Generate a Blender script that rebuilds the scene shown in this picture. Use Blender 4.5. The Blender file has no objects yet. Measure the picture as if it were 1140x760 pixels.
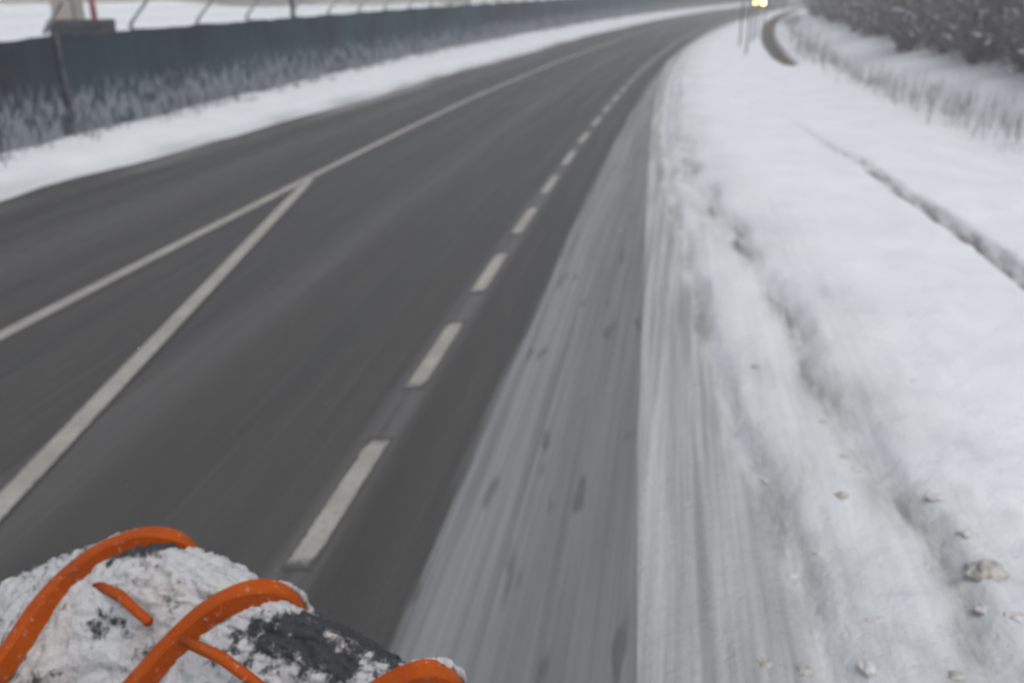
import bpy, bmesh, math, random
import numpy as np
from mathutils import Vector
R_=math.radians
rnd=random.Random(7)
S=bpy.context.scene
COL=S.collection

# ------------------------------------------------------------------ camera
CAM_H=2.6; FPX=950.0; PITCH=math.atan2(396,FPX)
cd=bpy.data.cameras.new('camera'); cam=bpy.data.objects.new('camera',cd); COL.objects.link(cam)
cam.location=(0,0,CAM_H); cam.rotation_euler=(math.pi/2-PITCH,0,0)
cd.sensor_width=36; cd.lens=36*FPX/1140; cd.clip_start=0.05; cd.clip_end=6000
cd.dof.use_dof=True; cd.dof.focus_distance=1.35; cd.dof.aperture_fstop=2.8
S.camera=cam
# ------------------------------------------------------------------ world, sun, exposure
w=bpy.data.worlds.new('World'); S.world=w; w.use_nodes=True
nt=w.node_tree; nt.nodes.clear()
sky=nt.nodes.new('ShaderNodeTexSky'); sky.sky_type='NISHITA'; sky.sun_disc=False
sky.sun_elevation=R_(66); sky.sun_rotation=R_(150); sky.air_density=1.0; sky.dust_density=6.0; sky.ozone_density=1.0
hs=nt.nodes.new('ShaderNodeHueSaturation'); hs.inputs['Saturation'].default_value=0.42
bg=nt.nodes.new('ShaderNodeBackground'); bg.inputs['Strength'].default_value=0.11
wo=nt.nodes.new('ShaderNodeOutputWorld')
nt.links.new(sky.outputs[0],hs.inputs['Color']); nt.links.new(hs.outputs[0],bg.inputs[0]); nt.links.new(bg.outputs[0],wo.inputs[0])
sd=bpy.data.lights.new('sun','SUN'); sd.energy=1.0; sd.angle=R_(60); sd.color=(1,.97,.93)
so=bpy.data.objects.new('sun',sd); COL.objects.link(so)
az=R_(150); so.rotation_euler=Vector((math.sin(az)*math.cos(R_(66)),math.cos(az)*math.cos(R_(66)),math.sin(R_(66)))).to_track_quat('Z','Y').to_euler()
S.view_settings.view_transform='Standard'; S.view_settings.look='None'; S.view_settings.gamma=1
S.view_settings.use_curve_mapping=False; S.view_settings.exposure=0.10
S.cycles.volume_bounces=1

# ------------------------------------------------------------------ helpers
def tag(o,label=None,cat=None,group=None,kind=None):
    if label: o['label']=label
    if cat: o['category']=cat
    if group: o['group']=group
    if kind: o['kind']=kind
    return o
def empty(name,loc=(0,0,0),rz=0,**k):
    o=bpy.data.objects.new(name,None); COL.objects.link(o); o.location=loc; o.rotation_euler=(0,0,rz)
    o.empty_display_size=.2
    return tag(o,**k)
def mesh(name,V,F,mat=None,parent=None,smooth=False,loc=(0,0,0)):
    me=bpy.data.meshes.new(name); me.from_pydata([tuple(v) for v in V],[],F); me.update()
    if smooth: me.polygons.foreach_set('use_smooth',[True]*len(me.polygons))
    o=bpy.data.objects.new(name,me); COL.objects.link(o); o.location=loc
    if mat: me.materials.append(mat)
    if parent: o.parent=parent
    return o
class MB:
    def __init__(s): s.V=[]; s.F=[]
    def box(s,c,d,rz=0,bev=0):
        cx,cy,cz=c; a,b,h=d[0]/2,d[1]/2,d[2]/2; n=len(s.V); co,si=math.cos(rz),math.sin(rz)
        for z in (-h,h):
            for x,y in ((-a,-b),(a,-b),(a,b),(-a,b)): s.V.append((cx+x*co-y*si,cy+x*si+y*co,cz+z))
        s.F+=[(n,n+3,n+2,n+1),(n+4,n+5,n+6,n+7)]+[(n+i,n+(i+1)%4,n+4+(i+1)%4,n+4+i) for i in range(4)]
        return s
    def tube(s,pts,rad,n=6,cap=True):
        pts=[Vector(p) for p in pts]; base=len(s.V); N=len(pts)
        for i,p in enumerate(pts):
            d=(pts[min(i+1,N-1)]-pts[max(i-1,0)]).normalized()
            u=d.orthogonal().normalized() if i==0 else (u-d*u.dot(d)).normalized()
            v=d.cross(u); r=rad[i] if isinstance(rad,(list,tuple)) else rad
            for k in range(n):
                a=2*math.pi*k/n; s.V.append(tuple(p+u*(r*math.cos(a))+v*(r*math.sin(a))))
        for i in range(N-1):
            for k in range(n):
                a=base+i*n+k; b=base+i*n+(k+1)%n; s.F.append((a,b,b+n,a+n))
        if cap and n>2: s.F+=[tuple(base+k for k in reversed(range(n))),tuple(base+(N-1)*n+k for k in range(n))]
        return s
    def blob(s,c,r,seed=0,sub=2,sq=(1,1,1),amp=.25):
        bm=bmesh.new(); bmesh.ops.create_icosphere(bm,subdivisions=sub,radius=1)
        rr=random.Random(seed); ph=[(rr.uniform(1,3.2),rr.uniform(0,6.3),Vector((rr.gauss(0,1),rr.gauss(0,1),rr.gauss(0,1))).normalized()) for _ in range(6)]
        n=len(s.V)
        for v in bm.verts:
            k=1+amp*sum(math.sin(f*3*v.co.dot(d)+p) for f,p,d in ph)/2.5
            s.V.append((c[0]+v.co.x*r*sq[0]*k,c[1]+v.co.y*r*sq[1]*k,c[2]+v.co.z*r*sq[2]*k))
        s.F+=[tuple(n+v.index for v in f.verts) for f in bm.faces]; bm.free(); return s
    def build(s,name,mat,parent=None,smooth=False,loc=(0,0,0)):
        return mesh(name,s.V,s.F,mat,parent,smooth,loc)
def copy_tree(o,parent=None):
    c=o.copy(); COL.objects.link(c)
    if parent: c.parent=parent
    for ch in list(o.children): copy_tree(ch,c)
    return c
# lattice value noise (numpy)
_rs=np.random.RandomState(3); _T=_rs.rand(512,512)
def vn(x,y):
    x=np.asarray(x,float);y=np.asarray(y,float)
    xi=np.floor(x).astype(int);yi=np.floor(y).astype(int);fx=x-xi;fy=y-yi
    fx=fx*fx*(3-2*fx);fy=fy*fy*(3-2*fy)
    g=lambda a,b:_T[a%512,b%512]
    return (g(xi,yi)*(1-fx)+g(xi+1,yi)*fx)*(1-fy)+(g(xi,yi+1)*(1-fx)+g(xi+1,yi+1)*fx)*fy-.5
def fbm(x,y,o=3):
    r=0;a=1
    for i in range(o): r=r+a*vn(x*2**i+17*i,y*2**i+5*i); a*=.5
    return r
def sm(a,b,x):
    t=np.clip((np.asarray(x,float)-a)/(b-a),0,1); return t*t*(3-2*t)

# ------------------------------------------------------------------ materials
def newmat(name):
    m=bpy.data.materials.new(name); m.use_nodes=True; t=m.node_tree; t.nodes.clear()
    o=t.nodes.new('ShaderNodeOutputMaterial'); b=t.nodes.new('ShaderNodeBsdfPrincipled'); t.links.new(b.outputs[0],o.inputs[0])
    return m,t,b
def N(t,typ,**k):
    n=t.nodes.new(typ)
    for a,v in k.items():
        if a[0]=='i' and a[1:].isdigit(): n.inputs[int(a[1:])].default_value=v
        else: setattr(n,a,v)
    return n
def noise(t,vec,scale,det=4,rough=.55):
    n=t.nodes.new('ShaderNodeTexNoise'); n.inputs['Scale'].default_value=scale; n.inputs['Detail'].default_value=det; n.inputs['Roughness'].default_value=rough
    if vec is not None: t.links.new(vec,n.inputs['Vector'])
    return n.outputs['Fac']
def mp(t,vec,sc):
    m=t.nodes.new('ShaderNodeMapping'); m.inputs['Scale'].default_value=sc; t.links.new(vec,m.inputs['Vector']); return m.outputs[0]
def rng(t,x,a,b,c=0,d=1,smooth=True):
    m=t.nodes.new('ShaderNodeMapRange'); m.interpolation_type='SMOOTHSTEP' if smooth else 'LINEAR'
    for i,v in zip((1,2,3,4),(a,b,c,d)): m.inputs[i].default_value=v
    t.links.new(x,m.inputs[0]); return m.outputs[0]
def mth(t,op,a,b=None):
    m=t.nodes.new('ShaderNodeMath'); m.operation=op
    for i,v in enumerate((a,b)):
        if v is None: continue
        if isinstance(v,(int,float)): m.inputs[i].default_value=v
        else: t.links.new(v,m.inputs[i])
    return m.outputs[0]
def mix(t,f,a,b):
    m=t.nodes.new('ShaderNodeMix'); m.data_type='RGBA'
    if isinstance(f,(int,float)): m.inputs[0].default_value=f
    else: t.links.new(f,m.inputs[0])
    for i,v in ((6,a),(7,b)):
        if isinstance(v,tuple): m.inputs[i].default_value=(*v,1)
        else: t.links.new(v,m.inputs[i])
    return m.outputs[2]
def bump(t,b,h,dist,strength=1):
    n=t.nodes.new('ShaderNodeBump'); n.inputs['Strength'].default_value=strength; n.inputs['Distance'].default_value=dist
    t.links.new(h,n.inputs['Height']); t.links.new(n.outputs[0],b.inputs['Normal'])
def attr(t,name):
    a=t.nodes.new('ShaderNodeAttribute'); a.attribute_name=name; return a.outputs['Fac']
def simple(name,c1,c2,scale=6,rough=.7,det=4,metal=0,bmp=0,lo=.35,hi=.65):
    m,t,b=newmat(name); tc=t.nodes.new('ShaderNodeTexCoord')
    n=noise(t,tc.outputs['Object'],scale,det); f=rng(t,n,lo,hi)
    t.links.new(mix(t,f,c1,c2),b.inputs['Base Color']); b.inputs['Roughness'].default_value=rough; b.inputs['Metallic'].default_value=metal
    if bmp: bump(t,b,n,bmp)
    return m
def emis(name,c,s):
    m,t,b=newmat(name); b.inputs['Base Color'].default_value=(*c,1); b.inputs['Emission Color'].default_value=(*c,1); b.inputs['Emission Strength'].default_value=s
    return m

SNOW=(.60,.625,.68)
def ground_mat():
    m,t,b=newmat('snow_ground'); tc=t.nodes.new('ShaderNodeTexCoord'); ob=tc.outputs['Object']; uv=tc.outputs['UV']
    n1=noise(t,ob,1.3,5); n2=noise(t,ob,9,4); 
    base=mix(t,rng(t,n1,.3,.7),(.66,.70,.745),(.715,.755,.79))
    st=noise(t,mp(t,uv,(14,.35,1)),1.0,4)       # plough scrapes along the road
    slush=mix(t,rng(t,st,.3,.72),(.23,.24,.248),(.44,.455,.465))
    sl=attr(t,'slush')
    col=mix(t,sl,base,slush)
    d=attr(t,'dirt'); dn=rng(t,noise(t,mp(t,uv,(10,2.2,1)),1,6,.68),.36,.62)
    df=mth(t,'MULTIPLY',d,mth(t,'ADD',mth(t,'MULTIPLY',dn,.7),.3))
    col=mix(t,df,col,(.12,.11,.105))
    g=attr(t,'scrub'); gn=rng(t,noise(t,ob,2.6,5,.65),.30,.52)
    col=mix(t,mth(t,'MULTIPLY',g,gn),col,(.085,.075,.08))
    t.links.new(col,b.inputs['Base Color']); b.inputs['Roughness'].default_value=.75
    hh=mth(t,'ADD',mth(t,'MULTIPLY',n2,1.0),noise(t,ob,35,3)); cr=noise(t,ob,11,3,.5); hh=mth(t,'ADD',hh,mth(t,'MULTIPLY',cr,1.2)); bump(t,b,hh,.022,.6)
    return m
def road_mat():
    m,t,b=newmat('wet_asphalt'); tc=t.nodes.new('ShaderNodeTexCoord'); uv=tc.outputs['UV']; ob=tc.outputs['Object']
    sp=t.nodes.new('ShaderNodeSeparateXYZ'); t.links.new(uv,sp.inputs[0]); u=sp.outputs[0]; v=sp.outputs[1]
    fine=noise(t,ob,60,3); st=noise(t,mp(t,uv,(3.2,.10,1)),1,4); st2=noise(t,mp(t,uv,(22,.30,1)),1,4); big=noise(t,ob,.35,3)
    a=mix(t,rng(t,st,.3,.7),(.034,.033,.031),(.051,.050,.048))
    a=mix(t,mth(t,'MULTIPLY',rng(t,st2,.5,.8),.30),a,(.11,.11,.11))
    a=mix(t,mth(t,'MULTIPLY',rng(t,fine,.4,.75),.25),a,(.10,.10,.10))
    # frosted strips between the wheel tracks
    def band(c,wd,sft): 
        x=mth(t,'ABSOLUTE',mth(t,'SUBTRACT',u,c)); return rng(t,x,wd,wd+sft,1,0)
    bn=rng(t,noise(t,mp(t,uv,(5,.12,1)),1,3),.25,.6)
    f=mth(t,'MAXIMUM',mth(t,'MULTIPLY',band(-1.75,.08,.30),.22),mth(t,'MULTIPLY',band(0.0,.04,.14),.55))
    f=mth(t,'MAXIMUM',f,mth(t,'MULTIPLY',band(-5.0,.15,.5),.2))
    a=mix(t,mth(t,'MULTIPLY',f,bn),a,(.16,.16,.165))
    # thin slush film on the shoulder, with footprints of bare asphalt
    wob=mth(t,'MULTIPLY',mth(t,'SUBTRACT',noise(t,mp(t,uv,(1,.5,1)),1,3),.5),.10)
    uu=mth(t,'ADD',u,wob); sf=rng(t,mth(t,'ADD',uu,mth(t,'MULTIPLY',mth(t,'SUBTRACT',st2,.5),.10)),.575,.66)
    s1=rng(t,st2,.28,.72); 
    sl=mix(t,s1,(.125,.132,.138),(.225,.236,.246))
    sl=mix(t,rng(t,uu,1.0,1.12,0,.45),sl,(.125,.128,.135))
    sl=mix(t,mth(t,'MULTIPLY',band(.82,.03,.12),.35),sl,(.25,.255,.265))
    sn=rng(t,noise(t,mp(t,uv,(9,1.6,1)),1,2,.4),.62,.72)
    sl=mix(t,mth(t,'MULTIPLY',sn,.6),sl,(.06,.06,.062))
    a=mix(t,sf,a,sl)
    # slush washed in from the left verge
    lf=attr(t,'edge'); a=mix(t,lf,a,(.30,.305,.32))
    t.links.new(a,b.inputs['Base Color'])
    t.links.new(rng(t,st,.3,.7,.42,.62),b.inputs['Roughness'])
    bump(t,b,fine,.006,.6); return m
def paint_mat():
    m,t,b=newmat('road_paint'); tc=t.nodes.new('ShaderNodeTexCoord'); ob=tc.outputs['Object']
    n=noise(t,ob,16,6,.7); n2=noise(t,ob,2.2,3); co=attr(t,'core')
    c=mix(t,rng(t,n2,.3,.7),(.34,.335,.31),(.27,.262,.24))
    c=mix(t,mth(t,'MULTIPLY',rng(t,n,.48,.70),.45),c,(.12,.118,.11))
    f=rng(t,mth(t,'ADD',co,mth(t,'MULTIPLY',mth(t,'SUBTRACT',n,.5),1.4)),.12,.75)   # worn, ragged edges
    t.links.new(mix(t,f,(.064,.063,.061),c),b.inputs['Base Color']); b.inputs['Roughness'].default_value=.6; return m
def fence_mat():
    m,t,b=newmat('fence_screen'); tc=t.nodes.new('ShaderNodeTexCoord'); ob=tc.outputs['Object']
    sp=t.nodes.new('ShaderNodeSeparateXYZ'); t.links.new(ob,sp.inputs[0]); z=sp.outputs[2]
    n=noise(t,ob,.5,2); c=mix(t,rng(t,n,.35,.65),(.013,.026,.040),(.030,.064,.090))
    s=noise(t,mp(t,ob,(7,7,3.2)),1,6,.72); h=rng(t,z,1.3,.2,-.30,.28)
    f=mth(t,'ADD',rng(t,s,.40,.62,0,.95),h); f=mth(t,'MULTIPLY',f,rng(t,z,.6,1.4,.95,.12)); f=rng(t,f,.12,.85,0,1)
    wv=noise(t,mp(t,ob,(3,3,.3)),1,3); yy=sp.outputs[1]; c=mix(t,rng(t,yy,-2,10,.55,0),c,(.012,.017,.026))
    c=mix(t,mth(t,'MULTIPLY',rng(t,wv,.4,.7),.3),c,(.05,.07,.085))
    t.links.new(mix(t,f,c,(.24,.265,.295)),b.inputs['Base Color']); b.inputs['Roughness'].default_value=.8
    bump(t,b,noise(t,mp(t,ob,(3,3,.6)),1,2),.03,.8); return m
M={}
M['ground']=ground_mat(); M['road']=road_mat(); M['paint']=paint_mat(); M['screen']=fence_mat()
M['galv']=simple('galvanised_steel',(.16,.17,.19),(.34,.35,.37),4,.5)
M['frost']=simple('frosted_steel',(.025,.032,.04),(.12,.14,.16),2,.8)
M['darkmetal']=simple('dark_steel',(.035,.037,.042),(.06,.062,.07),8,.6)
M['twig']=simple('bare_twig',(.10,.086,.084),(.21,.19,.19),2,.9)
M['bark']=simple('bark',(.022,.02,.022),(.05,.045,.045),9,.9,bmp=.01)
M['snow']=simple('fresh_snow',(.60,.62,.67),(.68,.70,.74),7,.7,bmp=.01)
M['dry']=simple('dry_stalk',(.17,.16,.165),(.42,.41,.43),3,.9)
M['frostgrass']=simple('frosted_stalk',(.10,.105,.115),(.42,.44,.48),2.5,.9)
M['beige']=simple('beige_render',(.33,.295,.26),(.40,.36,.32),.8,.85)
M['brownwall']=simple('brown_render',(.20,.175,.165),(.27,.235,.22),.8,.85)
M['roofing']=simple('roof_sheet',(.10,.095,.095),(.14,.13,.13),2,.7)
M['glass']=simple('window_glass',(.03,.035,.04),(.06,.065,.07),2,.15)
M['frame']=simple('window_frame',(.55,.55,.55),(.65,.65,.65),5,.5)
M['red']=simple('red_paint',(.20,.025,.025),(.28,.05,.045),6,.5)
M['green']=simple('evergreen_leaf',(.02,.03,.028),(.045,.055,.045),8,.8)
M['water']=simple('ditch_mud',(.055,.042,.036),(.10,.078,.065),.7,.7)
M['clump']=simple('dirty_snow_clump',(.26,.25,.225),(.50,.495,.48),30,.8,bmp=.006)
M['cgrey']=simple('grey_snow_clump',(.42,.42,.43),(.62,.625,.64),30,.8,bmp=.006)
M['black']=simple('tyre_rubber',(.02,.02,.02),(.03,.03,.03),20,.8)
M['car']=simple('silver_car_paint',(.20,.22,.25),(.26,.28,.31),3,.35)
M['lamp']=emis('headlight_glow',(1,.62,.25),30)

# ------------------------------------------------------------------ road line
_py=np.array([1.5,3.37,5.99,9.98,13.63,18.64,25.76,32.63,42,50,65,84,110,140,180]); _px=np.array([-1.36,-1.06,-.58,.16,.89,1.88,3.39,4.98,7.4,9.7,14.4,20.8,31,44.5,64])
_c=np.polyfit(_py,_px,5,w=1/(1+_py*.05))
def RC(y):
    y=np.asarray(y,float); yc=np.clip(y,0,180); dc=np.polyder(_c)
    return np.polyval(_c,yc)+np.where(y>180,(y-180)*np.polyval(dc,180.),0)+np.where(y<0,y*np.polyval(dc,0.),0)
def DL(y): return np.interp(y,[0,8,13,17,25,37,60],[-7.6,-7.4,-7.0,-6.5,-6.2,-5.7,-5.5])
def GR(y): return np.interp(y,[0,2.65,4.5,6.8,9.5,12.3,22,33,50,84,120],[1.80,1.68,1.61,1.56,1.47,1.37,1.0,.6,.9,1.7,1.9])
def HB(y): return np.interp(y,[0,2.7,3.6,5.1,7.5,10.7,16,24,40,60,84,120],[2.6,2.42,2.35,2.2,1.97,1.76,1.50,1.22,.95,1.2,1.8,2.0])
def IB(y): return np.interp(y,[0,3,4.4,5.9,7.5,12,16,24,40,60,84,120],[3.2,3.1,2.9,2.80,2.68,2.05,1.72,1.45,1.15,1.4,2.0,2.2])
FT=-9.1   # fence
def height(t,y,full=False):
    t=np.asarray(t,float); y=np.asarray(y,float); x=RC(y)+t
    jag=.09*fbm(x*1.3,y*1.1,3)*sm(30,14,y)
    dl=DL(y)+.25*fbm(x*.9+9,y*.5,3); gr=GR(y); hb=HB(y)+jag*1.5; ib=IB(y)+jag*2.5
    z=np.full(t.shape,-.035)
    lf=sm(.10,-.9,t-dl)
    zl=.02+.08*sm(0,1,dl-t)+.04*sm(.8,2.6,dl-t)+.05*fbm(x*1.1,y*1.1,3)*sm(.2,1,dl-t)
    z=np.where(t<dl,zl,z); z=np.where((t>=dl)&(t<dl+.15),.02-(t-dl)/.15*.055,z)
    # snow heaps behind the fence
    far=sm(-11,-30,t)
    z=z+far*(.30*fbm(x*.07,y*.07,2))
    for cx,cy,a,r in ((-36,75,1.0,9),(-27,72,.9,5),(-17,80,.9,7),(-50,80,1.1,9),(-8,95,.9,8)):
        z=z+a*np.exp(-((x-cx)**2+(y-cy)**2)/r**2)*(t<-12)
    # right shoulder and bank
    q=t-gr
    zr=.004+.030*sm(0,.5,q)+.010*fbm(t*9,y*.8,2)*sm(.05,.3,q)*sm(0,-.4,t-hb)
    zr=zr-.030*sm(-.22,-.04,t-hb)*sm(.22,.05,t-hb)
    zr=zr+sm(-.01,.09,t-hb)*(.085+.050*fbm(x*2.4,y*1.7,4)+.045*np.abs(fbm(x*6,y*4,3))*sm(12,5,y)*sm(30,14,y))
    zr=zr+.05*sm(-.45,-.1,t-ib)*sm(.03,-.05,t-ib)*0-.02*sm(-.30,-.05,t-ib)*sm(.10,0,t-ib)*sm(30,12,y)
    zr=zr+sm(-.02,.14,t-ib)*(.065*sm(60,15,y)+.020*fbm(x*1.7,y*1.3,3)*sm(2,.2,t-ib))
    zr=zr+.03*fbm(x*.35,y*.25,2)*sm(.5,2,t-ib); zr=np.maximum(zr,.005+.003*sm(0,.3,q))
    # tyre rut / bank foot
    jc=np.interp(y,[3,6,8,10.7,12.7,15.4,22,40],[5.05,4.95,4.9,4.6,4.42,4.05,3.4,3.0]); ja=np.interp(y,[3,8,11,14,18],[1,1,.7,.30,0])
    j=t-jc+.08*fbm(y*.8,x*.6,3); zr=zr-.11*ja*np.exp(-(j/.07)**2)+.07*sm(0,.10,j)*sm(3,.3,j)*ja
    # ditch
    dd=np.interp(y,[25,33,43,65,100,180],[5.3,4.85,4.6,4.2,3.7,3.4]); dw=.20+.003*np.clip(y-30,0,200)
    da=sm(29,33,y); zr=zr-.45*da*sm(dw+.25,dw-.15,np.abs(t-dd))
    # reed line hollow and hill
    zr=zr-.12*np.exp(-((t-7)/.6)**2)*sm(36,28,y)
    hs=np.interp(y,[0,20,60,120],[8.4,7.9,6.0,5.8])
    u=np.clip(t-hs,0,None); hill=np.where(u<60,.26*u+.0012*u*u,.26*60+.0012*3600)
    hill=hill*(1-sm(70,200,u)*.6)
    zr=zr+hill+.25*fbm(x*.35,y*.35,3)*sm(0,3,u)
    z=np.where(t>gr,zr,z)
    ztop=z
    if not full: return z
    slush=sm(-.03,-.002,q)*sm(.05,-.15,t-hb)
    slush=np.maximum(slush,.55*sm(1.1,.15,t-hb)*sm(-.1,.1,t-hb)*(.55+.9*vn(x*2.2,y*1.3)))
    slush=np.maximum(slush,sm(-.75,.1,t-dl)*(t<dl+1)*(.55+.8*vn(x*2,y*.8)))
    slush=np.maximum(slush,.40*sm(1.1,0,np.abs(t-ib))*(.7+.9*fbm(x*1.1,y*.8,2)))
    near=sm(22,8,y)
    dirt=.75*1.2*np.exp(-((t-hb+.03)/.07)**2)*(.5+.9*vn(y*1.9,x*2.5))*near+.8*1.3*np.exp(-((t-ib+.04)/.07)**2)*(.45+1.1*vn(y*2.2,x*2.2))*near
    dirt=dirt+.55*sm(0,.2,t-hb)*sm(.1,-.2,t-ib)*np.clip(fbm(x*2.6,y*1.1,4)+.12,0,1)
    dirt=dirt+.8*sm(6.5,2.8,y)*sm(2.2,.0,t-hb)*(t>hb)*np.clip(fbm(x*3.1+4,y*1.6,4)+.10,0,1)
    dirt=dirt+1.3*ja*np.exp(-((j-.02)/.06)**2)*(.85+.7*vn(y*3,x*3))*1.2
    dirt=dirt+.6*da*sm(dw+.35,dw,np.abs(t-dd))
    scrub=sm(.9,2.6,u)*1.0+.10*np.exp(-((t-7.2)/.9)**2)*sm(10,14,y)*(t>3)
    return z,np.clip(slush,0,1),np.clip(dirt,0,1),np.clip(scrub,0,1)
def zat(x,y):
    return float(height(np.array([x-float(RC(y))]),np.array([float(y)]))[0])
def gridmesh(name,T,Y,zf,mat,attrs=(),warp=None):
    TT,YY=np.meshgrid(T,Y)
    if warp is not None: TT=TT+warp(TT,YY)
    X=RC(YY)+TT; Z=zf(TT,YY); at={}
    if isinstance(Z,tuple): at=dict(zip(attrs,Z[1:])); Z=Z[0]
    nt_,ny=len(T),len(Y); co=np.stack([X,YY,Z],-1).reshape(-1,3)
    i=np.arange(nt_*ny).reshape(ny,nt_); q=np.stack([i[:-1,:-1],i[:-1,1:],i[1:,1:],i[1:,:-1]],-1).reshape(-1,4)
    me=bpy.data.meshes.new(name); me.vertices.add(len(co)); me.vertices.foreach_set('co',co.ravel())
    me.loops.add(q.size); me.loops.foreach_set('vertex_index',q.ravel().astype(np.int32))
    me.polygons.add(len(q)); me.polygons.foreach_set('loop_start',np.arange(0,q.size,4,dtype=np.int32)); me.polygons.foreach_set('loop_total',np.full(len(q),4,dtype=np.int32))
    me.update(calc_edges=True); me.polygons.foreach_set('use_smooth',np.ones(len(q),bool))
    uv=me.uv_layers.new(name='UVMap'); uvs=np.stack([TT,YY],-1).reshape(-1,2)[q.ravel()]; uv.data.foreach_set('uv',uvs.ravel())
    for k,a in at.items():
        l=me.attributes.new(k,'FLOAT','POINT'); l.data.foreach_set('value',a.ravel().astype(np.float32))
    me.materials.append(mat); o=bpy.data.objects.new(name,me); COL.objects.link(o); return o
def geo(a,b,r,m):
    L=[a]
    while L[-1]<b: L.append(L[-1]+max(m,r*abs(L[-1])))
    return L
Yg=list(np.arange(-30,0.5,1.5))+geo(1,420,.012,.05)+[460,520,600,750,1000,1500,2400]
Tg=[-2400,-1200,-600,-300,-200,-140,-110,-90,-75,-62,-52,-44,-38,-33,-29,-26,-23,-20,-18,-16,-14,-12.5,-11.2,-10.2]+list(np.arange(-9.6,-5.2,.12))+[-5,-3,-1,0,.3]+list(np.arange(.36,3.6,.045))+list(np.arange(3.6,6.6,.07))+list(np.arange(6.6,14,.2))+list(np.arange(14,30,.6))+[32,35,38,42,46,51,57,64,72,82,95,110,130,160,200,300,600,1200,2400]
tag(gridmesh('ground',np.array(Tg),np.array(Yg),lambda t,y:height(t,y,True),M['ground'],('slush','dirt','scrub'),lambda t,y:(GR(y)-1.44+.0001)*sm(-.6,.3,t)*sm(9,2.4,t)),kind='structure')
def roadz(t,y):
    dl=DL(y)+.25*fbm((RC(y)+t)*.9+9,y*.5,3); e=sm(.9,-.1,t-dl)*np.clip(.35+1.3*fbm(t*3,y*.25,3),0,1)
    return np.zeros_like(t),e
Yr=np.array(list(np.arange(-30,0,2.))+geo(0.5,400,.03,.2))
tag(gridmesh('road',np.concatenate([np.arange(-8.2,-4,.15),np.arange(-4,2.1,.5)]),Yr,roadz,M['road'],('edge',)),kind='structure')
def stripe(MBo,f,y0,y1,wd,z=.004,step=.4,fade=False):
    ys_=list(np.linspace(y0,y1,max(2,int((y1-y0)/step)+1))); 
    if fade: ys_=[y0,y0+.16]+[y for y in ys_ if y0+.2<y<y1-.2]+[y1-.16,y1]
    b=len(MBo.V); n=len(ys_)
    for q,y in enumerate(ys_):
        t=f(y); x=float(RC(y)); e_=0 if (fade and q in (0,n-1)) else 1
        for a,c in ((-.5,0),(-.25,1),(.25,1),(.5,0)):
            MBo.V.append((x+t+wd*a,y,z)); MBo.core.append(c*e_)
    for i in range(n-1):
        for k in range(3): MBo.F.append((b+4*i+k,b+4*i+k+1,b+4*i+k+5,b+4*i+k+4))
def marking(name,e):
    o=e.build(name,M['paint']); l=o.data.attributes.new('core','FLOAT','POINT'); l.data.foreach_set('value',np.array(e.core,np.float32)); tag(o,kind='structure')
e=MB(); e.core=[]
for k in range(-6,70): stripe(e,lambda y:0.0,3.37+2.0*k,3.37+2.0*k+1.32,.155,fade=True)
marking('edge_marking',e)
e=MB(); e.core=[]; stripe(e,lambda y:-3.6+.3*float(sm(20,40,y)),-20,160,.175); marking('centre_marking',e)
e=MB(); e.core=[]; stripe(e,lambda y:-2.69-.0195*y-float(RC(y)),-20,12.3,.175,z=.008,step=.25); marking('taper_marking',e)
# muddy ditch water
e=MB(); b=0
Yd=np.linspace(31,180,140)
for y in Yd:
    dd=float(np.interp(y,[25,33,43,65,100,180],[5.3,4.85,4.6,4.2,3.7,3.4])); hw=.27+.003*max(0,y-30); x=float(RC(y))
    e.V+=[(x+dd-hw,y,.06),(x+dd+hw,y,.06)]
for i in range(len(Yd)-1): e.F.append((2*i,2*i+1,2*i+3,2*i+2))
tag(e.build('ditch_water',M['water']),kind='structure')

# ------------------------------------------------------------------ fence
fence=empty('screen_fence',(float(RC(14.5))+FT,14.5,0),label='long dark blue-green mesh screen fence with barbed-wire arms along the left verge',cat='fence')
fo=Vector(fence.location)
ys=[];y=6.0
while y<215:
    ys.append(y); y+=2.35
def fp(y): return Vector((float(RC(y))+FT+.1*math.sin(y*.13),y,0))
HT=1.82
post0=MB().tube([(0,0,-.1),(0,0,HT+.03)],.034,8).V, None
mb=MB().tube([(0,0,-.1),(0,0,HT+.03)],.034,8)
ab=MB().tube([(0,0,HT+.02),(.10,0,HT+.16),(.44,-.02,HT+.52)],[.036,.034,.03],6)
pm=am=None
for i,y in enumerate(ys):
    p=fp(y)-fo
    if i>=98: break
    if pm is None:
        po=mb.build('post',M['frost'],fence); ar=ab.build('arm',M['galv'],fence)
        pm,am=po.data,ar.data
    else:
        po=bpy.data.objects.new('post',pm); ar=bpy.data.objects.new('arm',am)
        for o in (po,ar): COL.objects.link(o); o.parent=fence
    j=rnd.uniform(-.02,.02); po.location=p+Vector((.05 if i==4 else -.08,0,0)); ar.location=p+Vector((-.11,0,0)); ar.rotation_euler=(rnd.uniform(-.05,.05),j,rnd.uniform(-.1,.1))
for i in range(min(97,len(ys)-1)):
    a,b=fp(ys[i]),fp(ys[i+1]); V=[];F=[];n=8;mz=7
    for k in range(n+1):
        p=a.lerp(b,k/n)-fo
        sag=.05*math.sin(math.pi*k/n)*rnd.uniform(.2,1)
        for q in range(mz+1):
            z=HT*q/mz-(sag if q==mz else 0)
            V.append((p.x+.04*math.sin(k*2.1+q*.8+i*3)*math.sin(math.pi*k/n),p.y,z))
    for k in range(n):
        for q in range(mz):
            v=k*(mz+1)+q; F.append((v,v+mz+1,v+mz+2,v+1))
    mesh('screen_panel',V,F,M['screen'],fence,True)
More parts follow.
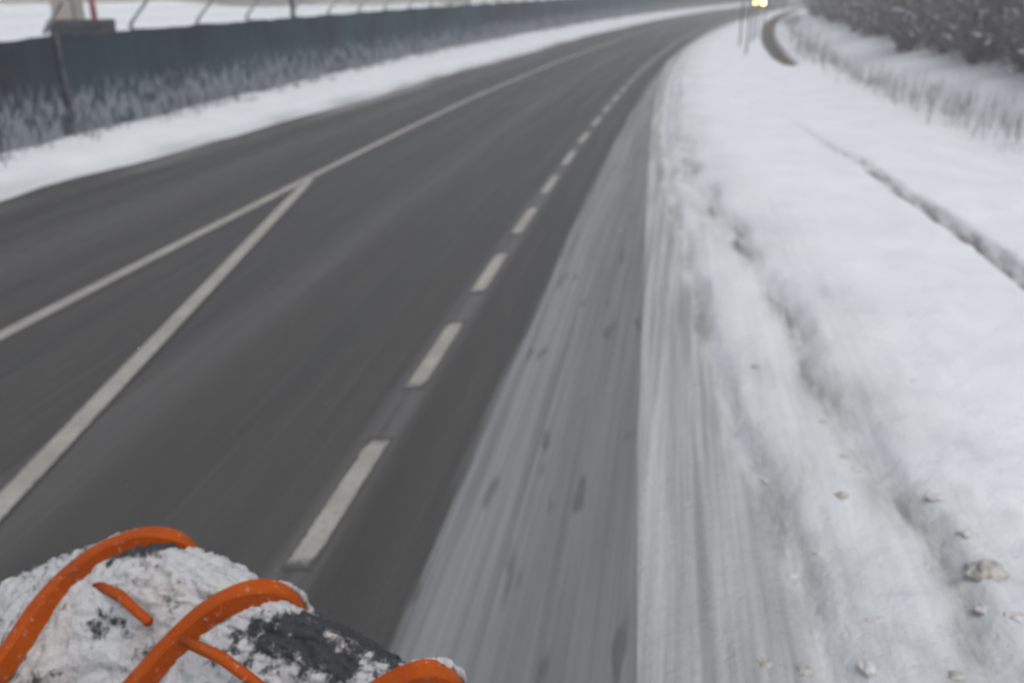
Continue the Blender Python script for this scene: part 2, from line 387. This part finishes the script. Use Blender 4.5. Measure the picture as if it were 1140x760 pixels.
for hz,off in ((HT+.16,.14),(HT+.34,.30),(HT+.52,.48)):
    MB().tube([fp(y)-fo+Vector((off,0,hz)) for y in ys],.003,3).build('wire',M['galv'],fence)

# ------------------------------------------------------------------ grasses
def blades(mbo,x,y,z,h,wd,lean,r):
    a=r.uniform(0,6.28); dx,dy=math.cos(a)*wd/2,math.sin(a)*wd/2; lx,ly=r.gauss(0,lean)*h,r.gauss(0,lean)*h; n=len(mbo.V)
    mbo.V+=[(x-dx,y-dy,z-.03),(x+dx,y+dy,z-.03),(x+lx*.4+dx*.8,y+ly*.4+dy*.8,z+h*.6),(x+lx*.4-dx*.8,y+ly*.4-dy*.8,z+h*.6),(x+lx,y+ly,z+h)]
    mbo.F+=[(n,n+1,n+2,n+3),(n+3,n+2,n+4)]
e=MB(); r=random.Random(5); pts=[]
for k in range(620):
    y=8*math.exp(r.uniform(0,1)*3.0)
    if vn(y*1.1,7.7)<-.12 and r.random()<.8: continue
    t=FT+.22+abs(r.gauss(0,.25)); pts.append((t,y))
pts=np.array(pts); zz=height(pts[:,0],pts[:,1]); xx=RC(pts[:,1])+pts[:,0]
for (t,y),x,z in zip(pts,xx,zz):
    for q in range(5): blades(e,x+r.gauss(0,.07),y+r.gauss(0,.1),z,r.uniform(.1,.55)*(1 if r.random()<.35 else .45)*float(np.interp(y,[8,16,24],[.6,.75,1])),.008+y*.0002,.25,r)
tag(e.build('frosted_weeds',M['frostgrass']),kind='stuff',label='frosted dead weeds along the foot of the dark screen fence',cat='weeds')
e=MB(); r=random.Random(9); pts=[]
for k in range(1500):
    y=14*math.exp(r.uniform(0,1)*1.7); dd=float(np.interp(y,[12,15,22,28,33,45,80],[8.2,8.0,7.1,6.4,6.1,6.0,5.4]))
    if vn(y*.9,3.3)<-.22: continue
    pts.append((dd+r.gauss(0,.45),y))
pts=np.array(pts); zz=height(pts[:,0],pts[:,1]); xx=RC(pts[:,1])+pts[:,0]
for (t,y),x,z in zip(pts,xx,zz):
    for q in range(2): blades(e,x+r.gauss(0,.08),y+r.gauss(0,.1),z,r.uniform(.15,.6),.006+y*.0002,.16,r)
tag(e.build('dry_reeds',M['dry']),kind='stuff',label='strip of dry brown reeds standing in snow below the thicket slope',cat='reeds')

# ------------------------------------------------------------------ shrubs and trees
def strand(mbo,r,p,d,L,rad,lev,snow=None,seg=4,n=3):
    pts=[Vector(p)]; d=Vector(d).normalized()
    for i in range(seg):
        d=(d+Vector((r.gauss(0,.16),r.gauss(0,.16),r.gauss(.03,.12)))).normalized(); pts.append(pts[-1]+d*(L/seg))
    rr=[rad*(1-.8*i/seg) for i in range(seg+1)]
    mbo.tube(pts,rr,n,False)
    if snow is not None and r.random()<.16 and lev<=1:
        k=r.randint(1,seg-1); snow.tube([pts[k]+Vector((0,0,rad)),pts[k].lerp(pts[k+1],.5)+Vector((0,0,rad*1.6)),pts[k+1]+Vector((0,0,rad*.6))],[rad*.7,rad*1.9+.008,rad*.5],4,True)
    if lev>0:
        for k in range(r.randint(3,5)):
            i=r.randint(1,seg); dd=(d+Vector((r.gauss(0,.75),r.gauss(0,.75),r.gauss(.15,.4)))).normalized()
            strand(mbo,r,pts[i],dd,L*r.uniform(.35,.6),rad*.6,lev-1,snow,3,n)
def shrub_meshes(seed,h=1.9,stems=11,spread=.6,rad=.022):
    r=random.Random(seed); a=MB(); s=MB()
    for k in range(stems):
        an=r.uniform(0,6.28); d=(math.cos(an)*spread*r.random()*1.4,math.sin(an)*spread*r.random()*1.4,1)
        strand(a,r,(r.gauss(0,.12),r.gauss(0,.12),-.1),d,h*r.uniform(.6,1),rad*r.uniform(.7,1.1),2,s)
    return a,s
protos=[]
for k in range(5):
    a,s=shrub_meshes(40+k,1.7+.22*k,17+k,.8,.026)
    protos.append((a,s))
pm_=[]
def shrub(k,x,y,sc,label,group,name='bare_shrub',zoff=0):
    if len(pm_)<=k or pm_[k] is None:
        pass
    root=empty(name,(x,y,zat(x,y)+zoff),rnd.uniform(0,6.28),label=label,cat='shrub',group=group); root.scale=(sc,sc,sc*rnd.uniform(.8,1.15))
    global _sh
    if k not in _sh:
        b=protos[k][0].build('branches',M['twig'],root); s=protos[k][1].build('snow_load',M['snow'],root); _sh[k]=(b.data,s.data)
    else:
        for nm,d in zip(('branches','snow_load'),_sh[k]):
            o=bpy.data.objects.new(nm,d); COL.objects.link(o); o.parent=root
    return root
_sh={}
r=random.Random(21); cnt=0; placed=[]
while cnt<285:
    y=16+94*r.random()**1.5; hs0=float(np.interp(y,[0,20,60,120],[9.6,9.0,7.0,6.8])); t=hs0+abs(r.gauss(0,1))*(3.0+y*.06)+r.uniform(0,1.0)
    x=float(RC(y))+t
    Dc=.923*y+.7; pxx=570+950*x/Dc
    if pxx>1260: continue
    if any((x-a)**2+(y-b)**2<(.7+.008*y)**2 for a,b in placed): continue
    placed.append((x,y)); cnt+=1
    shrub(r.randrange(5),x,y,r.uniform(.75,1.25)*(1+.004*y),'bare grey-brown shrub dusted with snow in the thicket on the right slope','bare shrubs of the thicket on the right slope')
# far wood, one mass
e=MB(); r=random.Random(4)
for k in range(2600):
    y=70+230*r.random(); t=14+y*.05+75*r.random(); x=float(RC(y))+t
    if x/y>1.0: continue
    z=zat(x,y) if k%1==0 else 0
    h=r.uniform(3,8); lx,ly=r.gauss(0,.06)*h,r.gauss(0,.06)*h
    e.tube([(x,y,z-.2),(x+lx,y+ly,z+h)],[.10,.03],3,False)
    for q in range(9):
        f=r.uniform(.15,1); p=Vector((x+lx*f,y+ly*f,z+h*f)); a=r.uniform(0,6.28); L=r.uniform(.6,2.2)*(1.15-f*.6)
        e.tube([p,p+Vector((math.cos(a)*L*.6,math.sin(a)*L*.6,L*.6))],[.04,.012],3,False)
tag(e.build('far_wood',M['twig']),kind='stuff',label='far-off leafless wood on the hill behind the thicket',cat='wood')

def at(px,py_,y):   # world x and z of the ray through a pixel at distance y
    dy=380-py_; c,s=math.cos(PITCH),math.sin(PITCH); k=y/(FPX*c+dy*s); return (px-570)*k, CAM_H+(-FPX*s+dy*c)*k
# behind the fence
spots=[(392,0,33,.62,'rounded brown-grey snow-dusted shrub, larger one behind the middle of the screen fence'),(372,4,32,.5,'small brown-grey shrub beside the larger rounded shrub behind the fence'),
(232,24,24,.42,'low dark shrub poking just above the fence top, left of the bare tree'),(500,0,45,.7,'brown shrub behind the fence, between the rounded shrubs and the far row'),(560,0,57,.8,'bare shrub at the near end of the far row behind the fence'),
(592,0,66,.8,'bare shrub in the far row behind the fence, second from its near end'),(622,0,77,.9,'bare shrub in the far row behind the fence, third from its near end'),(650,0,90,.9,'bare shrub in the far row behind the fence, fourth from its near end'),(683,0,106,1.0,'bare shrub in the far row behind the fence, last at its far end')]
for i,(px,py_,y,sc,lab) in enumerate(spots):
    x,z=at(px,py_,y); shrub(i%5,x,y,sc*1.15,lab,None,name='garden_shrub')
def tree(px,y,h,label,rad=.09,seed=1):
    x,_=at(px,0,y); root=empty('bare_tree',(x,y,zat(x,y)),0,label=label,cat='tree'); r=random.Random(seed)
    pts=[Vector((0,0,-.2))]
    for i in range(6): pts.append(pts[-1]+Vector((r.gauss(0,.04)*h*.15,r.gauss(0,.04)*h*.15,h/6)))
    MB().tube(pts,[rad*(1.15-.9*i/6) for i in range(7)],8).build('trunk',M['bark'],root,True)
    a=MB();s=MB()
    for k in range(16):
        f=r.uniform(.42,1); i=min(5,int(f*6)); p=pts[i].lerp(pts[i+1],f*6-i); an=r.uniform(0,6.28)
        strand(a,r,p,(math.cos(an),math.sin(an),r.uniform(.4,1)),h*r.uniform(.2,.4),rad*.4,2,s)
    a.build('crown',M['twig'],root); tag(s.build('snow_load',M['snow'],root),kind='stuff')
tree(325,29,6,'dark bare tree standing just behind the screen fence',.085,3)
tree(704,128,7,'bare tree at the far end of the road behind the fence',.1,8)
# red post, cable post, pillar, container
x,z=at(105,20,22); o=empty('red_post',(x,22,zat(x,22)),0,label='red painted steel post behind the dark container at left',cat='post')
MB().tube([(0,0,-.2),(0,0,3.4)],.07,12).build('shaft',M['red'],o,True); MB().tube([(0,0,3.4),(0,0,3.44)],.085,12).build('cap',M['galv'],o); MB().box((0,0,.02),(.28,.28,.03)).build('base_plate',M['galv'],o)
x,z=at(83,20,25); o=empty('cable_post',(x,25,zat(x,25)),0,label='thin dark post in front of the beige gate pillar',cat='post')
MB().tube([(0,0,-.2),(0,.0,3.6)],.028,8).build('shaft',M['darkmetal'],o,True); MB().box((0,-.05,2.9),(.14,.08,.2)).build('bracket',M['darkmetal'],o)
x,z=at(77,20,29); o=empty('gate_pillar',(x,29,zat(x,29)),.05,label='square beige gate pillar behind the dark container',cat='pillar')
MB().box((0,0,1.35),(.72,.72,2.9)).build('shaft',M['beige'],o); MB().box((0,0,2.86),(.86,.86,.12)).build('capstone',M['galv'],o); MB().blob((0,0,2.95),.42,3,2,(1,1,.25),.1).build('snow_cap',M['snow'],o,True)
x,z=at(92,30,19.5); o=empty('waste_container',(x,19.5,zat(x,19.5)),.1,label='dark waste container behind the fence next to the red post',cat='container')
bm=MB(); n0=len(bm.V)
bw,bt,dp,hh=.44,.56,.42,1.70
bm.V+=[(-bw,-dp*.8,.15),(bw,-dp*.8,.15),(bw,dp*.8,.15),(-bw,dp*.8,.15),(-bt,-dp,hh),(bt,-dp,hh),(bt,dp,hh),(-bt,dp,hh)]
bm.F+=[(0,3,2,1),(4,5,6,7)]+[(i,(i+1)%4,4+(i+1)%4,4+i) for i in range(4)]
bm.build('body',M['darkmetal'],o); MB().box((0,0,hh+.03),(1.1,.9,.06)).box((0,-.46,hh-.02),(.9,.05,.06)).build('lid',M['darkmetal'],o)
for sx in (-1,1):
    MB().tube([(sx*.34,-.3,.08),(sx*.34+.05*sx,-.3,.08)],.08,12).build('wheel',M['black'],o)
# low buildings beyond the snowfield
def building(px0,px1,y,h,depth,wall,label,seed,rot=0):
    x0,_=at(px0,0,y); x1,_=at(px1,0,y); L=x1-x0; cx=(x0+x1)/2; g=min(zat(x0,y),zat(cx,y),zat(x1,y))
    o=empty('low_building',(cx,y+depth/2,g-.1),rot,label=label,cat='building')
    MB().box((0,0,h/2),(L,depth,h)).build('wall',wall,o)
    rf=MB(); n=0; e_=.4
    rf.V+=[(-L/2-e_,-depth/2-e_,h+.02),(L/2+e_,-depth/2-e_,h+.02),(L/2+e_,depth/2+e_,h+.02),(-L/2-e_,depth/2+e_,h+.02),(-L/2-e_,0,h+1.6),(L/2+e_,0,h+1.6)]
    rf.F+=[(0,1,5,4),(2,3,4,5),(0,4,3),(1,2,5),(0,3,2,1)]
    r_=rf.build('roof',M['roofing'],o)
    sn=MB(); sn.V=[(v[0]*.995,v[1]*.97,v[2]+.14) for v in rf.V]; sn.F=rf.F[:4]; sn.build('roof_snow',M['snow'],r_)
    k=int(L/4.2)
    for i in range(k):
        wx=-L/2+(i+.5)*L/k
        f=MB().box((wx,-depth/2-.02,h*.58),(1.5,.08,1.2)).build('window',M['frame'],o); MB().box((wx,-depth/2-.07,h*.58),(1.32,.03,1.02)).build('pane',M['glass'],f)
    d=MB().box((-L/2+L/k*1.0,-depth/2-.03,1.1),(1.1,.08,2.1)).build('door',M['brownwall'],o); MB().tube([(-L/2+L/k+.4,-depth/2-.1,1.05),(-L/2+L/k+.4,-depth/2-.1,1.2)],.02,6).build('handle',M['galv'],d)
building(-260,200,92,4.6,12,M['beige'],'long low beige building beyond the snowfield at far left',1)
building(212,330,104,4.2,11,M['brownwall'],'brown building beyond the snow heaps, behind the bare tree',2)
building(352,520,125,5,12,M['beige'],'pale beige building farther away, beyond the rounded shrubs',3)

# ------------------------------------------------------------------ right side: poles, weed stem
poles=[(823,51,.032,'slender dark pole in the right snow bank, leftmost of the group'),(830,60,.028,'slender dark pole rooted lowest in the snow of the right bank group'),(836,46,.032,'slender dark pole in the middle of the right bank group'),(842,42,.028,'slender slightly bent dark pole, right of the middle one in the bank group'),(850,29,.034,'slender dark pole standing just in front of the car headlights')]
for i,(px,py_,rad,lab) in enumerate(poles):
    c,s=math.cos(PITCH),math.sin(PITCH); dy=380-py_; k=(.2-CAM_H)/(-FPX*s+dy*c); x=(px-570)*k; y=(FPX*c+dy*s)*k; g=zat(x,y)
    o=empty('slender_pole',(x,y,g),0,label=lab,cat='pole',group='slender poles in the right snow bank')
    r=random.Random(i); rad*=1.25; p=[Vector((0,0,-.3))]
    for q in range(7): p.append(Vector((r.gauss(0,.02)+.02*q*(.5 if i!=3 else 1.3),r.gauss(0,.02),.5*(q+1)-.1)))
    MB().tube(p,[rad*(1-.05*q) for q in range(8)],7).build('shaft',M['bark'],o,True)
    MB().blob((0,0,.0),.13,i,2,(1,1,.4),.2).build('snow_collar',M['snow'],o,True)
x,y=7.9,16.59; o=empty('weed_stem',(x,y,zat(x,y)),0,label='single tall dry weed stem standing alone in the snow by the reeds',cat='plant')
r=random.Random(2); MB().tube([(0,0,-.1),(.01,0,.25),(-.01,.0,.75)],[.012,.010,.005],5).build('stem',M['dry'],o)
a=MB()
for k in range(9): 
    z0=r.uniform(.3,.72); an=r.uniform(0,6.28); a.tube([(0,0,z0),(math.cos(an)*.08,math.sin(an)*.08,z0+.12)],[.005,.008],4)
a.build('seed_head',M['dry'],o)

# ------------------------------------------------------------------ dirty clumps in the bank
CL=[(842,408,.030,0,'small brown lump on the slushy bank edge, uppermost of all'),(915,470,.030,0,'small dark lump at the berm ridge, just left of the ridge pair'),(938,508,.030,0,'upper lump of the pair on the berm ridge'),(952,522,.032,1,'lower greyish lump of the pair on the berm ridge'),(937,549,.034,0,'brown lump just below the ridge pair'),
(1042,553,.042,1,'large greyish clump of snow, above and left of the big brown clod'),(1075,592,.032,1,'grey lump between the large greyish clump and the big brown clod'),(1098,635,.068,0,'big olive-brown clod, largest on the right bank'),(1097,678,.038,1,'grey lump directly below the big brown clod'),(1131,686,.034,1,'grey lump at the right frame edge below the big clod'),
(855,521,.026,1,'faint grey lump on the slushy bank beside the shoulder'),(882,640,.028,1,'grey lump low on the bank, left of the faint pair'),(912,615,.026,1,'faint grey lump in the middle of the lower bank'),(894,745,.040,0,'dark lump at the bottom edge of the photo near the slush edge'),(968,742,.040,1,'grey lump at the bottom edge, right of the dark one'),
(1064,752,.040,0,'brown lump at the bottom edge under the big clod'),(1031,628,.024,1,'tiny lump left of the big brown clod'),(1017,424,.026,1,'lone faint grey lump out on the clean snow'),(1012,350,.018,1,'tiny lone speck of a lump high on the clean snow'),(975,690,.026,1,'small grey lump on the lower bank, above the bottom row'),(852,738,.030,0,'small dark lump at the bottom edge, leftmost of the lumps')]
for i,(px,py_,rad,kd,lab) in enumerate(CL):
    c,s=math.cos(PITCH),math.sin(PITCH); dy=380-py_; zg=.15
    for _ in range(3):
        k=(zg-CAM_H)/(-FPX*s+dy*c); x=(px-570)*k; y=(FPX*c+dy*s)*k; zg=zat(x,y)
    tag(MB().blob((0,0,-rad*.02),rad*(1 if rad>.06 else .85),i*7+1,3,(1.15,1.0,.36),.34).build('snow_clump',M['clump' if kd==0 else 'cgrey'],None,True,(x,y,zg)),lab,'snow clump','dirty lumps on the right snow bank')

# ------------------------------------------------------------------ oncoming car
cy=111.; cx=float(RC(cy))-.15
car=empty('oncoming_car',(cx,cy,0),R_(-55),label='oncoming silver-grey car with both headlights lit at the far bend',cat='car')
prof=[(-2.1,.32),(-2.15,.62),(-2.05,.80),(-1.15,.95),(-.55,1.42),(.85,1.45),(1.6,1.02),(2.1,.95),(2.15,.5),(2.05,.3)]
bm=MB()
for sx,wd in ((-1,.80),(1,.80)):
    for (yy,zz) in prof: bm.V.append((sx*(wd if zz<1.1 else .62),yy,zz))
n=len(prof); bm.F+=[tuple(range(n)),tuple(reversed(range(n,2*n)))]+[(i,n+i,n+(i+1)%n,(i+1)%n) for i in range(n)]
bo=bm.build('body',M['car'],car)
MB().box((0,-.86,1.19),(1.15,.03,.30)).build('windscreen',M['glass'],car).rotation_euler=(0,0,0)
for sx in (-1,1):
    MB().box((sx*.725,.2,1.2),(.03,1.4,.3)).build('side_window',M['glass'],car)
    for yy in (-1.35,1.35):
        wl=MB().tube([(sx*.66,yy,.32),(sx*.84,yy,.32)],.32,20).build('wheel',M['black'],car); MB().tube([(sx*.845,yy,.32),(sx*.855,yy,.32)],.19,14).build('rim',M['galv'],wl)
    MB().tube([(sx*.58,-2.13,.68),(sx*.58,-2.20,.68)],.19,16).build('headlight',M['lamp'],car)
    MB().box((sx*.92,-.7,1.02),(.16,.08,.12)).build('mirror',M['car'],car)
MB().box((0,-2.16,.5),(.8,.04,.14)).build('grille',M['black'],car); MB().box((0,-2.17,.36),(1.5,.06,.1)).build('bumper',M['darkmetal'],car)

# ------------------------------------------------------------------ snow plough in front of the cab
def plow_snow_mat():
    m,t,b=newmat('caked_plough_snow'); tc=t.nodes.new('ShaderNodeTexCoord'); ob=tc.outputs['Object']
    n=noise(t,ob,13,6,.68); n2=noise(t,mp(t,ob,(34,34,10)),1,5,.6); n3=noise(t,ob,3,3)
    dk=attr(t,'bare'); v=mth(t,'ADD',mth(t,'MULTIPLY',n,.7),mth(t,'MULTIPLY',n2,.3)); v=mth(t,'ADD',v,mth(t,'MULTIPLY',dk,.22))
    f=rng(t,v,.535,.65)
    sn=mix(t,rng(t,n3,.45,.75),(.50,.515,.54),(.47,.41,.37))  # warm tinge in the snow colour stands for a warm reflection
    t.links.new(mix(t,f,sn,(.035,.038,.045)),b.inputs['Base Color']); b.inputs['Roughness'].default_value=.8
    bump(t,b,n2,.02,.9); return m
def orange_mat():
    m,t,b=newmat('orange_paint'); tc=t.nodes.new('ShaderNodeTexCoord'); ob=tc.outputs['Object']
    n=noise(t,ob,7,5); n2=noise(t,ob,55,4,.7)
    c=mix(t,rng(t,n,.35,.7),(.40,.070,.001),(.32,.050,.002))
    t.links.new(mix(t,rng(t,n2,.60,.72,0,.75),c,(.50,.42,.38)),b.inputs['Base Color']); sc=noise(t,mp(t,ob,(5,5,30)),1,6,.75); c=mix(t,rng(t,sc,.60,.66,0,.6),mix(t,rng(t,n2,.60,.72,0,.75),c,(.50,.42,.38)),(.09,.05,.035)); t.links.new(c,b.inputs['Base Color']); b.inputs['Roughness'].default_value=.6; b.inputs['Specular IOR Level'].default_value=.15; bump(t,b,n2,.004,.5); return m
M['psnow']=plow_snow_mat(); M['orange']=orange_mat()
def unp(px,py_,z):
    c,s=math.cos(PITCH),math.sin(PITCH); dy=380-py_; k=(z-CAM_H)/(-FPX*s+dy*c); return Vector(((px-570)*k,(FPX*c+dy*s)*k,z))
def resample(P,n):
    # Catmull-Rom through P
    out=[]; m=len(P)-1
    for i in range(n):
        f=i/(n-1)*m; k=min(m-1,int(f)); u=f-k
        p0=P[max(0,k-1)];p1=P[k];p2=P[k+1];p3=P[min(m,k+2)]
        out.append(.5*((2*p1)+(p2-p0)*u+(2*p0-5*p1+4*p2-p3)*u*u+(3*p1-p0-3*p2+p3)*u**3))
    return out
rib1=[unp(*q) for q in ((-45,800,.62),(2,728,.80),(50,660,.93),(100,616,1.02),(150,594,1.07),(188,594,1.06),(214,607,1.0),(224,622,.92),(226,640,.84))]
rib2=[unp(*q) for q in ((80,830,.62),(140,765,.80),(188,712,.93),(228,676,1.02),(268,656,1.07),(303,653,1.06),(328,665,1.0),(339,684,.92),(342,702,.84))]
d12=rib2[4]-rib1[4]
rib3=[p+(unp(462,745,1.06)-rib2[4]) for p in rib2]
rib3[5]=unp(490,745,1.05); rib3[6]=unp(508,756,1.0); rib3[7]=unp(516,772,.92); rib3[8]=unp(519,790,.84)
K=40
ribs=[resample(r_,K) for r_ in (rib1,rib2,rib3)]
ctr=ribs[1][K//2]
plow=empty('snow_plough',(ctr.x,ctr.y+.1,0),0,label='snow-caked orange snow plough mounted in front of the cab, bottom left',cat='snow plough')
po=Vector(plow.location)
def sect(rb,inset,drop=0.0,shift=Vector((0,0,0))):
    c=(rb[0]+rb[-1])/2-Vector((0,0,.25)); out=[]
    for p in rb:
        v=(p-c); L=v.length; out.append(c+v*((L-inset)/L)+shift+Vector((0,0,-drop)))
    return out
d23=ribs[2][20]-ribs[1][20]
S_=[sect(ribs[0],.05,.24,Vector((-.43,.20,0))),sect(ribs[0],.055,.10,Vector((-.20,.09,0))),sect(ribs[0],.055),sect(ribs[1],.055),sect(ribs[2],.05),sect(ribs[2],.055,.03,d23*.9),sect(ribs[2],.055,.06,d23*1.6)]
def loft(S_,nu):
    rows=[]
    for j in range(nu):
        f=j/(nu-1)*(len(S_)-1); k=min(len(S_)-2,int(f)); u=f-k
        row=[]
        for i in range(len(S_[0])):
            p0=S_[max(0,k-1)][i];p1=S_[k][i];p2=S_[k+1][i];p3=S_[min(len(S_)-1,k+2)][i]
            row.append(.5*((2*p1)+(p2-p0)*u+(2*p0-5*p1+4*p2-p3)*u*u+(3*p1-p0-3*p2+p3)*u**3))
        rows.append(row)
    return rows
# steel moldboard: closed profile down to the cutting edge
rows=loft([sect(s_,.035) for s_ in S_],60)
V=[];F=[];nr=K+6
for row in rows:
    a,b_=row[0],row[-1]
    ext=[Vector((b_.x+.02,b_.y+.02,.55)),Vector((b_.x-.02,b_.y+.0,.25)),Vector((b_.x+.04,b_.y+.06,.10)),Vector((b_.x-.02,b_.y-.02,.10)),Vector((b_.x-.10,b_.y-.08,.30)),Vector((a.x+.06,a.y+.06,.50))]
    V+= [tuple(p-po) for p in row+ext]
for j in range(len(rows)-1):
    for i in range(nr): F.append((j*nr+i,(j+1)*nr+i,(j+1)*nr+(i+1)%nr,j*nr+(i+1)%nr))
F+= [tuple(range(nr)),tuple(reversed(range((len(rows)-1)*nr,len(rows)*nr)))]
mesh('moldboard',V,F,M['orange'],plow,True)
b_=[r_[-1] for r_ in rows]
ce=MB(); ce.tube([Vector((p.x+.01,p.y+.02,.06))-po for p in b_],.045,4); ce.build('cutting_edge',M['darkmetal'],plow)
# caked snow with a lumpy surface, up to the ribs
S2=[resample([p for p in s_],110) for s_ in S_]
rows=loft(S2,330); C0=np.array([[tuple(p) for p in r_] for r_ in rows])
du=np.gradient(C0,axis=0); dv=np.gradient(C0,axis=1); nn=np.cross(du,dv); nn/=np.linalg.norm(nn,axis=2,keepdims=True)+1e-9
if nn[165,55,2]<0: nn=-nn
gu,gv=np.meshgrid(np.arange(330)/330*30,np.arange(110)/110*14,indexing='ij')
fu=np.arange(330)/329*6   # section index
disp=.016+.050*fbm(gu*.35+3,gv*.35,3)+.030*np.abs(fbm(gu*1.2,gv*1.2+7,4))+.012*fbm(gu*4,gv*4,2)
valley=np.minimum.reduce([np.abs(fu-2),np.abs(fu-3),np.abs(fu-4)])
disp=disp*(.45+.55*np.clip(valley/.25,0,1))[:,None]
edge=np.minimum(np.arange(110),109-np.arange(110))/109.; disp=disp-.03*(1-np.clip(edge/.06,0,1))[None,:]
P=C0+nn*disp[...,None]
# soft flakes: per-vertex jitter gives the ragged outline of packed snow
P+=np.random.RandomState(5).normal(0,.0022,P.shape)
F=[]; 
idx=np.arange(330*110).reshape(330,110)
q=np.stack([idx[:-1,:-1],idx[1:,:-1],idx[1:,1:],idx[:-1,1:]],-1).reshape(-1,4)
o=mesh('snow_cover',(P.reshape(-1,3)-np.array(po)),[tuple(int(a) for a in f) for f in q],M['psnow'],plow,True)
fv=np.arange(110)/109.
bare=np.zeros((330,110))
bare+=np.exp(-((fu-2.16)/.12)**2)[:,None]*np.exp(-((fv-.56)/.12)**2)[None,:]*.9        # dark gap behind first rib
bare+=(sm(3.1,3.3,fu)*sm(4.0,3.75,fu))[:,None]*(sm(.25,.45,fv)*sm(1.0,.8,fv))[None,:]*.75
bare+=(sm(1.9,1.5,fu))[:,None]*(sm(.35,.6,fv))[None,:]*.7; bare+=.55*np.clip(fbm(gu*.8+11,gv*.8,3),0,1)  # left far side: its shade put into the colour; plus random dark pits
bare-=(sm(2.2,2.45,fu)*sm(3.05,2.8,fu))[:,None]*(sm(.45,.6,fv))[None,:]*.8
bare-=(sm(2.3,2.0,fu))[:,None]*(sm(.5,.3,fv))[None,:]*.1
l=o.data.attributes.new('bare','FLOAT','POINT'); l.data.foreach_set('value',bare.ravel().astype(np.float32))
# ribs: thick flat bars following the curve
def rib(pts,name='rib',wd=.055,th=.016,inw=.05):
    V=[];F=[];c=(pts[0]+pts[-1])/2-Vector((0,0,.2)); n=len(pts)
    for i,p in enumerate(pts):
        tg=(pts[min(i+1,n-1)]-pts[max(i-1,0)]).normalized(); out=(p-c); out=(out-tg*out.dot(tg)).normalized(); sd=tg.cross(out)
        for a,b in ((-wd/2,0),(-wd/2+.006,.008),(wd/2-.006,.008),(wd/2,0),(wd/2,-inw),(-wd/2,-inw)): V.append(tuple(p+sd*a+out*(b)-po))
    for i in range(n-1):
        for k in range(6): F.append((i*6+k,i*6+(k+1)%6,(i+1)*6+(k+1)%6,(i+1)*6+k))
    F+=[tuple(range(5,-1,-1)),tuple((n-1)*6+k for k in range(6))]
    return mesh(name,V,F,M['orange'],plow,False)
for rb in ribs: rib(rb)
rib([p+d23*.95-Vector((0,0,.03)) for p in ribs[2]])
# short brace rods lying in the snow between the ribs
def brace(p,q): MB().tube([p-po,(p+q)/2+Vector((0,0,.022))-po,q-po],[.015,.016,.014],8).build('brace',M['orange'],plow,True)
brace(unp(108,650,.96),unp(166,692,.985)); brace(unp(203,712,.985),unp(296,768,1.0))
# ragged snow ridge clinging to the ribs' rims
r=random.Random(12)
for rb,lo,hi in ((ribs[1],24,39),(ribs[2],12,36),(ribs[0],6,20)):
    c=(rb[0]+rb[-1])/2-Vector((0,0,.2)); pts=[];rad=[]
    for i in range(lo*3,hi*3):
        u=i/3; k=int(u); p=rb[k].lerp(rb[min(k+1,K-1)],u-k)
        pts.append(p+(p-c).normalized()*.004+Vector((.004,.026,-.004))+Vector((r.gauss(0,.001),r.gauss(0,.001),r.gauss(0,.001)))-po)
        e_=min(1,(i-lo*3)/9,(hi*3-1-i)/9); rad.append(max(.001,e_*(.006+.016*max(0,float(vn(u*.55+lo,1.5))+.15)+r.gauss(0,.0006))))
    MB().tube(pts,rad,9).build('rim_snow',M['psnow'],plow,True)
# push frame behind the blade
MB().box((.25,-.55,.35),(.12,.9,.12),.5).build('push_arm',M['darkmetal'],plow); MB().box((-.3,-.45,.35),(.12,.9,.12),.1).build('push_arm',M['darkmetal'],plow)

# ------------------------------------------------------------------ falling snow
e=MB(); r=random.Random(33)
for k in range(260):
    y=r.uniform(1.6,16); x=r.uniform(-.75,.75)*y; z=r.uniform(.1,3.2)
    e.blob((x,y,z),r.uniform(.0012,.003),k,1,(1,1,.7),.3)
tag(e.build('falling_snow',M['snow'],None,True),kind='stuff',label='sparse fine snowflakes drifting in the air over the road',cat='snowflakes')
# ------------------------------------------------------------------ haze
hm=bpy.data.materials.new('haze_air'); hm.use_nodes=True; t=hm.node_tree; t.nodes.clear()
oo=t.nodes.new('ShaderNodeOutputMaterial'); pv=t.nodes.new('ShaderNodeVolumePrincipled'); pv.inputs['Density'].default_value=.0040; pv.inputs['Color'].default_value=(.86,.89,.92,1)
t.links.new(pv.outputs[0],oo.inputs['Volume'])
HZ=True
if HZ: tag(MB().box((0,1185,15),(5200,2700,62)).build('haze',hm),kind='stuff',label='pale grey snowy air over the whole road',cat='haze')
